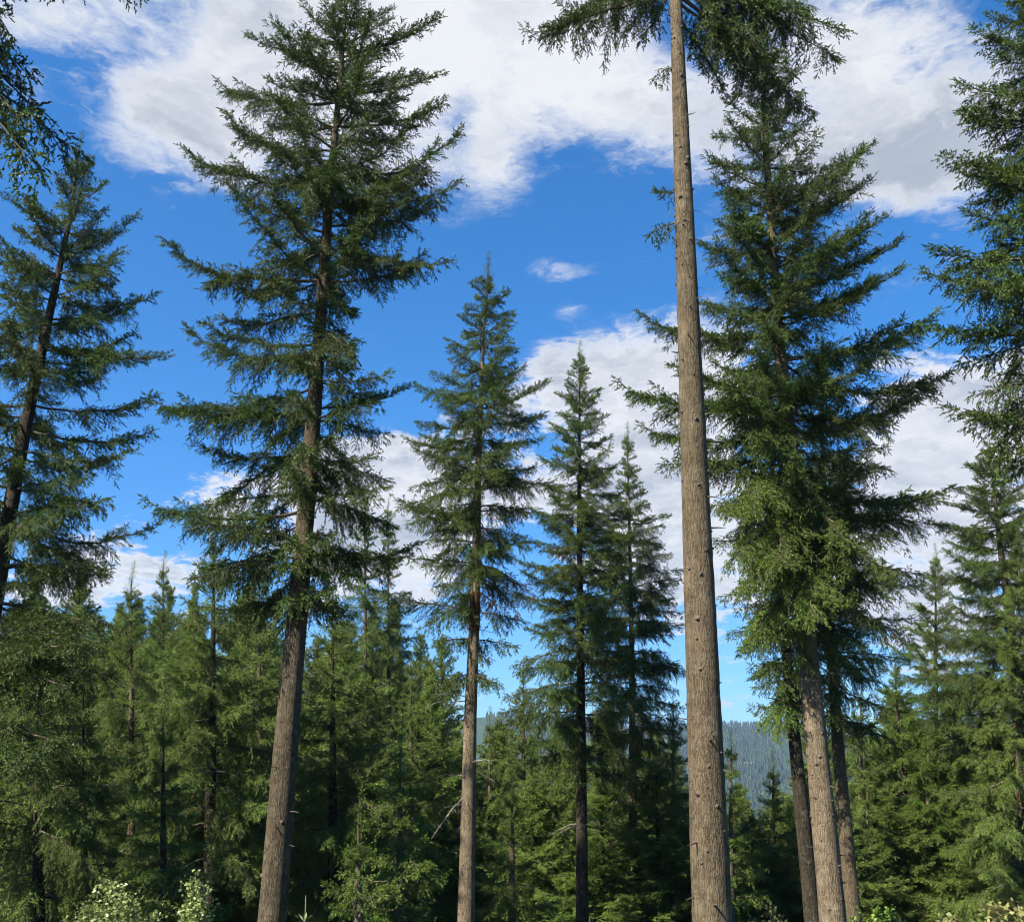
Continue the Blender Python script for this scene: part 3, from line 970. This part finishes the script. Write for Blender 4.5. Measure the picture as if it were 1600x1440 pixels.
# ---- right fir behind
t = Tree('fir_tree', 'tapering green fir standing behind the right-edge fir, its crown below that fir', 38,
         [(1612, 1440), (1596, 1150), (1578, 960), (1562, 850), (1546, 690)], (17, 1100), BARK_PALE, seed=122)
t.crown([(694, 1538, 1554), (730, 1505, 1586), (790, 1462, 1620), (860, 1440, 1650), (950, 1430, 1660), (1040, 1425, 1665), (1150, 1430, 1660)],
        dz=0.46, per=5, pitch=(32, 8, -12))
t.dead(1100, 1350, 10, (0.5, 1.6))

# ---- near fir reaching in at the upper left
t = Tree('fir_tree', 'near fir beyond the left edge whose drooping boughs hang in at the upper left corner', 8.5,
         [(-330, 1440), (-310, 600), (-290, 0), (-275, -450), (-268, -810)], (60, 1000), BARK_SHADE_DARK, sides=16, seed=133)
for pb_, tip, dy, st in ((-40, (66, 225), 0.0, 'droop'), (-100, (52, 120), 0.7, 'droop'), (-10, (24, 285), -0.5, 'hang'),
                         (-260, (214, 22), 1.6, 'droop'), (-280, (120, 14), 1.2, 'droop'), (-190, (40, 60), 0.4, 'hang'), (-60, (78, 165), 0.9, 'hang'), (0, (120, 250), 1.5, 'hang')):
    t.bough_to(pb_, tip, dy, st, dens=0.8)
t.crown(dens=0.8, profile=[(-800, -290, -250), (-600, -420, -110), (-400, -540, -30), (-150, -640, 0), (60, -650, -40)], dz=0.7, per=4, pitch=(35, 5, -15))


# ------------------------------------------------------------------ second rank: firs with single boughs
def second(label, Y, tip, halfw, base_py, wpx, seed, bark=BARK, lean=0, dz=0.55, per=4, mat=NEEDLE_BG, styles=('up', 'flat', 'droop'), pitch=(36, 6, -16), group='firs of the second rank',
           dead=0, crown_to=None, jit=(0.7, 1.05), skip=0.0):
    tx, ty = tip
    t = Tree('fir_tree', label, Y, [(tx + lean, 1440), (tx + lean * 0.4, (1440 + ty) / 2), (tx, ty)], (wpx, 1400), bark, seed=seed, sides=10, step=0.5, group=group)
    bot = crown_to or base_py
    H = bot - ty
    prof = [(ty + 4, tx - 6, tx + 6)]
    for f, w in ((0.08, 0.16), (0.2, 0.36), (0.35, 0.58), (0.55, 0.82), (0.75, 1.0), (1.0, 0.95)):
        cx = tx + lean * f * 0.8
        prof.append((ty + H * f, cx - halfw * w, cx + halfw * w))
    t.crown(prof, dz=dz, per=per, pitch=pitch, styles=styles, mat=mat, jit=jit, skip=skip)
    if dead:
        t.dead(bot - 40, min(1400, bot + 150), dead, (0.5, 1.7))
    return t


second('bushy green fir in front of the left forest, beside the tall left fir', 31, (335, 848), 185, 1290, 20, 201, BARK_SHADE_DARK, lean=-10, dead=4)
second('thin wispy spire rising right of the tall left fir, the left one of two', 46, (570, 772), 80, 1300, 12, 202, lean=4, styles=('up', 'droop', 'hang'), skip=.1)
second('thin wispy spire rising right of the tall left fir, the right one of two', 48, (606, 790), 80, 1300, 12, 203, lean=4, styles=('up', 'droop', 'hang'), skip=.1)
second('dark green fir just right of the lower trunk of the tall left fir', 34, (520, 935), 150, 1390, 16, 204, BARK_SHADE_DARK, dead=3)
second('small fir top with sky behind it, left of the withered fir', 38, (642, 1036), 75, 1420, 12, 205)
second('pointed fir in the sky gap between the withered fir and the spire fir', 46, (818, 1046), 85, 1420, 11, 206, dead=6)
second('young bright fir at the bottom, left of the pale lower trunk of the withered fir', 22, (625, 1165), 125, 1560, 12, 207, mat=NEEDLE_BRIGHT)
second('low bright fir at the bottom edge, well left of the withered fir trunk', 20, (560, 1290), 120, 1620, 12, 208, mat=NEEDLE_BRIGHT)
second('green fir right beside the lower part of the bare pale trunk', 33, (1142, 1172), 75, 1500, 11, 209, mat=NEEDLE_BRIGHT)
second('short broad fir in front of the far hill, left of the dark shaded trunk', 38, (1208, 1196), 80, 1520, 11, 210, mat=NEEDLE_BRIGHT)
second('sunlit fir with a dark kinked trunk, right of the slim grey trunk', 41, (1398, 1040), 140, 1360, 14, 211, BARK_SHADE_DARK, lean=30, mat=NEEDLE_BRIGHT, dead=6)
second('bright fir filling the gap between the broad right fir and the tapering fir', 42, (1462, 868), 145, 1350, 14, 227, mat=NEEDLE_BRIGHT)
second('fir crown at the right edge beside the tapering fir, behind its pale limbs', 36, (1592, 850), 130, 1400, 14, 228)
second('full green fir behind the lower boughs of the tall left fir, left of its trunk', 36, (405, 880), 120, 1400, 14, 229)
second('green fir below the far-left fir, its top against the low cloud', 36, (255, 885), 120, 1400, 14, 230)
second('leafy low fir filling the gap under the sparse-topped fir', 42, (955, 1105), 85, 1480, 10, 219)
second('low fir between the withered fir and the pointed fir in the sky gap', 40, (765, 1130), 75, 1480, 10, 220)
second('low fir under the spire fir, left of its dark trunk', 38, (868, 1110), 85, 1480, 10, 221)
second('fir just left of the bare pale trunk, its top reaching the hill line', 40, (1052, 1098), 80, 1480, 10, 222)
second('bright fir below the tapering fir, right of the kinked trunk', 40, (1450, 1150), 100, 1500, 11, 223, mat=NEEDLE_BRIGHT)
second('low bright fir at the lower right between slim trunk and kinked trunk', 38, (1355, 1230), 85, 1560, 10, 224, mat=NEEDLE_BRIGHT)
second('broad green fir in the left forest below the far-left fir, near the shrubs', 27, (130, 1080), 130, 1500, 14, 225, BARK_SHADE_DARK)
second('green fir behind the rounded shrub, left of the bushy fir', 25, (255, 1130), 105, 1520, 12, 226, BARK_SHADE_DARK, mat=NEEDLE_BRIGHT)
second('fir with fine drooping sprays at the lower right, left of the pale patchy trunk', 44, (1490, 1080), 140, 1400, 13, 212, styles=('up', 'droop', 'hang'), dead=4, mat=NEEDLE_BRIGHT)
second('fir behind the slim grey trunk at the lower right, its top hidden by boughs', 40, (1345, 1080), 90, 1440, 13, 213)
second('shaded broad fir at the far left below the dark leaning fir', 26, (60, 985), 190, 1400, 18, 214, BARK_SHADE_DARK, styles=('flat', 'droop', 'hang'))
second('grey-green fir with weeping twigs between the far-left fir and the bushy fir', 33, (205, 905), 155, 1440, 15, 215, styles=('up', 'droop', 'hang'))
second('weeping fir with thin twigs behind the sparse-topped fir', 45, (1030, 1130), 70, 1520, 10, 216, styles=('droop', 'hang', 'hang'), dead=4)
second('young fir at the bottom between the spire fir and the withered fir', 30, (800, 1225), 85, 1560, 10, 217, mat=NEEDLE_BRIGHT)
second('fir at the right edge below the tapering fir, with a pale patchy trunk', 37, (1600, 1090), 120, 1400, 15, 218, BARK_PALE, mat=NEEDLE_BRIGHT, dead=5)


# ------------------------------------------------------------------ the forest behind: one crown mesh per tree
def crown_mesh(var, H, W, mat):
    rng = random.Random(300 + var)
    lib = [gen_bough(L, 400 + i + var * 7, st, 1.7) for i, (L, st) in enumerate(((0.8, 'up'), (1.5, 'up'), (1.6, 'flat'), (2.4, 'flat'), (1.7, 'droop'), (2.6, 'droop'), (2.2, 'hang')))]
    V, Q, M, T, S, off = [], [], [], [], [], 0
    z, ang = H * 0.06, 0.0
    while z < H - 0.25:
        u = (z - H * .1) / (H * .9)
        for i in range(7):
            ang += 2.4 + rng.uniform(-.5, .5)
            prof = min(1.0, (1 - u) * 1.45) ** 0.85 * (0.75 + 0.25 * min(1, u * 4))
            Lb = max(0.3, W * prof * rng.uniform(0.65, 1.08))
            opts = (lib[0], lib[1]) if u > .75 else ((lib[2], lib[3], lib[1]) if u > .35 else (lib[4], lib[5], lib[6]))
            bo = min(opts, key=lambda o: abs(o[0][:, 0].max() - Lb) + rng.uniform(0, .8))
            s = Lb / bo[0][:, 0].max()
            pit = R((34 * max(0, u - .4) / .6 - 14 * (1 - u)) + rng.gauss(0, 8))
            zz = z + rng.uniform(-.2, .2)
            mtx = bough_matrix((0, 0, zz), (math.cos(ang) * math.cos(pit), math.sin(ang) * math.cos(pit), math.sin(pit)), (s, .5 + .5 * s, .5 + .5 * s), rng.uniform(-.2, .2))
            A = np.array(mtx)
            v = bo[0] @ A[:3, :3].T + A[:3, 3]
            V.append(v); Q.append(bo[1] + off); M.append(bo[2]); T.append(np.clip(bo[3] + rng.uniform(-.15, .2), 0, 1)); S.append(bo[4]); off += len(v)
        z += 0.50 * rng.uniform(.8, 1.2) * (1 if u < .8 else .7)
    return mk_mesh('crown', np.concatenate(V), np.concatenate(Q), [TWIG, mat], np.concatenate(M), np.concatenate(T), np.concatenate(S))


BGH = 14.0
BG_CROWNS = [crown_mesh(i, BGH, w, NEEDLE_BG) for i, w in enumerate((3.3, 3.9, 3.0, 4.3))]
tv, tq = trunk_mesh([(0, 0, -3), (0.05, 0, 5), (0, 0, BGH)], [0.24, 0.16, 0.015], 8, 1.0, 3, BARK)
BG_TRUNK = mk_mesh('trunk', tv, tq, [BARK], smooth=np.ones(len(tq)))
tv, tq = trunk_mesh([(0, 0, -3), (-0.1, 0, 5), (0, 0, BGH)], [0.22, 0.15, 0.015], 8, 1.0, 4, BARK)
BG_TRUNK2 = mk_mesh('trunk', tv, tq, [BARK_SHADE_DARK], smooth=np.ones(len(tq)))

ZONES = [  # x range, tip rows, where
    (-70, 180, 900, 990, 'below the dark leaning fir at the left edge'),
    (180, 440, 905, 965, 'left of the tall left fir'),
    (440, 700, 925, 1040, 'right of the tall left fir'),
    (700, 1070, 1110, 1185, 'left of the bare pale trunk'),
    (1070, 1260, 1205, 1280, 'in front of the far hill'),
    (1260, 1670, 1060, 1170, 'right of the broad right fir'),
]
ORD = ['first', 'second', 'third', 'fourth', 'fifth', 'sixth', 'seventh', 'eighth', 'ninth', 'tenth', 'eleventh', 'twelfth']
rng = random.Random(77)
for (x0, x1, y0, y1, where) in ZONES:
    for (Y, dens, row) in ((40, 100, 'nearest'), (48, 84, 'second'), (58, 70, 'third'), (72, 58, 'farthest')):
        x = x0 + rng.uniform(0, dens * .6)
        k = 0
        while x < x1:
            ty = rng.uniform(y0, y1) + (60 if Y < 45 else 0)
            top = P(x, ty, Y + rng.uniform(-3, 3))
            gz = float(ground_z(top[0], top[1]))
            h = top[2] - gz
            if h > 5:
                s = h / BGH
                o = empty('conifer_tree', (top[0], top[1], gz), ORD[k] + ' conifer from left, ' + row + ' forest row, ' + where,
                          'tree', 'forest conifers ' + where)
                k += 1
                ws = (0.55 + 0.45 * s) * rng.uniform(1.0, 1.5)
                o.rotation_euler = (R(rng.uniform(-2, 2)), R(rng.uniform(-2, 2)), rng.uniform(0, 6.28))
                link('trunk', rng.choice((BG_TRUNK, BG_TRUNK2)), o).scale = (ws, ws, s)
                link('crown', rng.choice(BG_CROWNS), o).scale = (ws, ws, s)
            x += dens * rng.uniform(.75, 1.25)


# ------------------------------------------------------------------ far hillside forest: one mass
def hill_forest():
    rng = np.random.default_rng(8)
    N = 30000
    y = rng.uniform(1420, 2500, N)
    x = rng.uniform(-0.62, 0.62, N) * y
    keep = (np.sin(x / 140 + 0.6) * np.cos(y / 190) < 0.55) | (x > -50)
    keep &= ~((x < -60) & (x > -260) & (y > 1900))
    x, y = x[keep], y[keep]
    z = ground_z(x, y)
    h = rng.uniform(7, 16, len(x)); w = h * rng.uniform(0.16, 0.24, len(x))
    K = 5
    V, Q = [], []
    off = 0
    ang = np.arange(K) * 2 * math.pi / K
    for lo, hi, ww in ((0.08, 0.62, 1.0), (0.42, 1.0, 0.62)):
        a = ang[None, :] + rng.uniform(0, 6.3, len(x))[:, None]
        rr = (w * ww)[:, None] * rng.uniform(0.7, 1.2, (len(x), K))
        ring = np.stack([x[:, None] + rr * np.cos(a), y[:, None] + rr * np.sin(a), (z + h * lo)[:, None] + rng.uniform(-.6, .6, rr.shape)], -1)
        ringt = np.stack([x[:, None] + 0.06 * rr * np.cos(a), y[:, None] + 0.06 * rr * np.sin(a), (z + h * hi)[:, None] + 0 * a], -1)
        v = np.concatenate([ring, ringt], 1).reshape(-1, 3)
        b0 = (np.arange(len(x)) * 2 * K)[:, None]
        j = np.arange(K)[None, :]; jn = (j + 1) % K
        q = np.stack([b0 + j, b0 + jn, b0 + K + jn, b0 + K + j], -1).reshape(-1, 4) + off
        V.append(v); Q.append(q); off += len(v)
    q = np.concatenate(Q); v = np.concatenate(V)
    me = mk_mesh('forest', v, q, [needle_mat('far_conifers', (0.012, 0.026, 0.012), (0.038, 0.062, 0.024))], tint=rng.uniform(0, 1, len(v)))
    o = link('hillside_forest', me)
    o['kind'] = 'stuff'
    o['label'] = 'bluish conifer forest covering the far hillside across the valley'
    o['category'] = 'forest'


hill_forest()


# ------------------------------------------------------------------ shrubs and undergrowth
def leaf_cloud(centres, n_per, rng, size, up=0.6):
    """leaves as two-faced folded blades around points"""
    C_ = np.repeat(np.asarray(centres, float), n_per, axis=0)
    pos = C_ + rng.normal(0, 1, C_.shape) * np.array([0.055, 0.055, 0.05])
    nrm = unit(rng.normal(0, 0.6, C_.shape) + np.array([0, 0, up]))
    s, u = frames(nrm)
    a = rng.uniform(0, 6.28, len(C_))
    d = s * np.cos(a)[:, None] + u * np.sin(a)[:, None]
    e = np.cross(nrm, d)
    L = (size * rng.uniform(0.6, 1.3, len(C_)))[:, None]
    W = L * 0.36
    v = np.stack([pos, pos + d * L * .45 + e * W + nrm * L * .08, pos + d * L - nrm * L * .12, pos + d * L * .45 - e * W + nrm * L * .08,], 1).reshape(-1, 3)
    return v, np.arange(len(C_) * 4).reshape(-1, 4), np.repeat(rng.uniform(0, 1, len(C_)), 4)


def shrub(label, px, py_top, Y, radius, height_vis, seed, mat=LEAF, size=0.06, slim=1.0, n=170, per=14):
    rng = np.random.default_rng(seed)
    top = P(px, py_top, Y)
    gz = float(ground_z(top[0], top[1]))
    H = top[2] - gz
    o = empty('leafy_shrub', (top[0], top[1], gz), label, 'shrub', 'leafy shrubs at the foot of the slope')
    V, Q, off = [], [], 0
    cents = []
    stems = 11
    for i in range(stems):
        a = rng.uniform(0, 6.28)
        rr = radius * math.sqrt(rng.uniform(0, 1))
        hh = H * (1 - 0.28 * (rr / radius) ** 2) * rng.uniform(0.86, 1.0)
        tpos = np.array([rr * math.cos(a), rr * math.sin(a), hh])
        tt = np.linspace(0, 1, 7)
        pts = np.stack([tpos[0] * tt ** 1.3 + rng.normal(0, .02, 7), tpos[1] * tt ** 1.3 + rng.normal(0, .02, 7), tpos[2] * tt], 1)
        v, q = tube(pts, np.linspace(0.014, 0.004, 7), 4)
        V.append(v); Q.append(q + off); off += len(v)
        for k in range(n // stems):
            f = rng.uniform(0.45, 1.0)
            i0 = min(5, int(f * 6)); g = f * 6 - i0
            p = pts[i0] * (1 - g) + pts[i0 + 1] * g
            sp = rng.normal(0, 1, 3) * np.array([1, 1, .6]) * radius * 0.33 * (1.25 - f)
            cents.append(p + sp)
    link('stem', mk_mesh('stem', np.concatenate(V), np.concatenate(Q), [TWIG]), o)
    v, q, tnt = leaf_cloud(cents, per, rng, size)
    link('foliage', mk_mesh('foliage', v, q, [mat], tint=tnt), o)


shrub('rounded pale green leafy shrub at the bottom left', 180, 1366, 13, 0.70, 1.0, 1, size=0.050, n=640, per=20)
shrub('upright pale leafy shrub between the rounded shrub and the tall left trunk', 318, 1342, 13, 0.24, 1.0, 2, size=0.050, n=280)
shrub('low leafy shrub in the bottom left corner', 70, 1418, 15, 0.45, 1.0, 3, n=130)
shrub('small low leafy shrub just left of the tall left trunk', 385, 1424, 14, 0.3, 1.0, 4, n=90)
shrub('low reddish-green shrub at the bottom, right of the bare pale trunk', 1190, 1405, 20, 0.6, 1.0, 5, mat=BRUSH, size=0.07, n=170)
shrub('tan bracken clump in the bottom right corner', 1570, 1392, 12.5, 0.55, 1.0, 6, mat=BRUSH, size=0.07, n=300)
shrub('second bracken clump left of the tan one at the bottom right', 1475, 1424, 13, 0.4, 1.0, 7, mat=BRUSH, size=0.07, n=220)
shrub('green low bush at the bottom between the slim trunk and the kinked trunk', 1375, 1400, 24, 0.8, 1.0, 8, mat=NEEDLE_BRIGHT, size=0.09, n=260)

# the pale whorled sapling beside the tall trunk
top = P(478, 1398, 12)
gz = float(ground_z(top[0], top[1]))
sap = empty('sapling', (top[0], top[1], gz), 'thin pale sapling with one whorl of leaves right of the tall left trunk', 'sapling')
H = top[2] - gz
v, q = tube([(0, 0, 0), (0.02, 0, H * .5), (0, 0, H)], [0.012, 0.009, 0.003], 5)
PALE = plain('pale_sapling', (0.22, 0.27, 0.12))
link('stem', mk_mesh('stem', v, q, [PALE]), sap)
for i in range(8):
    a = i * 2 * math.pi / 8
    d = np.array([math.cos(a), math.sin(a) * .8, 0.75]); d /= np.linalg.norm(d)
    e = np.cross(d, (0, 0, 1)); e /= np.linalg.norm(e)
    b0 = np.array([0, 0, H - 0.27]); l = 0.15
    vv = [b0, b0 + d * l * .5 + e * .012, b0 + d * l + np.array([0, 0, -.015]), b0 + d * l * .5 - e * .012]
    link('leaf', mk_mesh('leaf', vv, [[0, 1, 2, 3]], [PALE]), sap)


def undergrowth():
    rng = np.random.default_rng(12)
    N = 5200
    y = rng.uniform(11, 60, N)
    x = rng.uniform(-0.62, 0.62, N) * y
    z = ground_z(x, y)
    hgt = rng.uniform(0.15, 0.75, N)
    C_ = np.stack([x, y, z + hgt], 1)
    v, q, t_ = leaf_cloud(C_, 9, rng, 0.16, 0.4)
    me = mk_mesh('undergrowth', v, q, [NEEDLE_BRIGHT], tint=t_)
    o = link('undergrowth', me)
    o['kind'] = 'stuff'
    o['label'] = 'low green undergrowth on the shaded forest floor between trunks'
    o['category'] = 'undergrowth'


undergrowth()

# ------------------------------------------------------------------ air
def haze_box(density):
    x0, x1, y0, y1, z0, z1 = -6500, 6500, -70, 8100, -75, 300
    v = [(x0, y0, z0), (x1, y0, z0), (x1, y1, z0), (x0, y1, z0), (x0, y0, z1), (x1, y0, z1), (x1, y1, z1), (x0, y1, z1)]
    f = [(0, 3, 2, 1), (4, 5, 6, 7), (0, 1, 5, 4), (1, 2, 6, 5), (2, 3, 7, 6), (3, 0, 4, 7)]
    me = bpy.data.meshes.new('haze'); me.from_pydata(v, [], f)
    m, q = new_mat('pale_air')
    pv = q.n('ShaderNodeVolumePrincipled', {'Color': (0.45, 0.68, 1.0, 1), 'Density': density, 'Anisotropy': 0.2})
    q.n('ShaderNodeOutputMaterial', {'Volume': pv.outputs[0]})
    me.materials.append(m)
    o = link('haze', me)
    o['kind'] = 'stuff'
    o['label'] = 'thin bluish air over the valley'


HAZE = 0.00011
if HAZE:
    haze_box(HAZE)
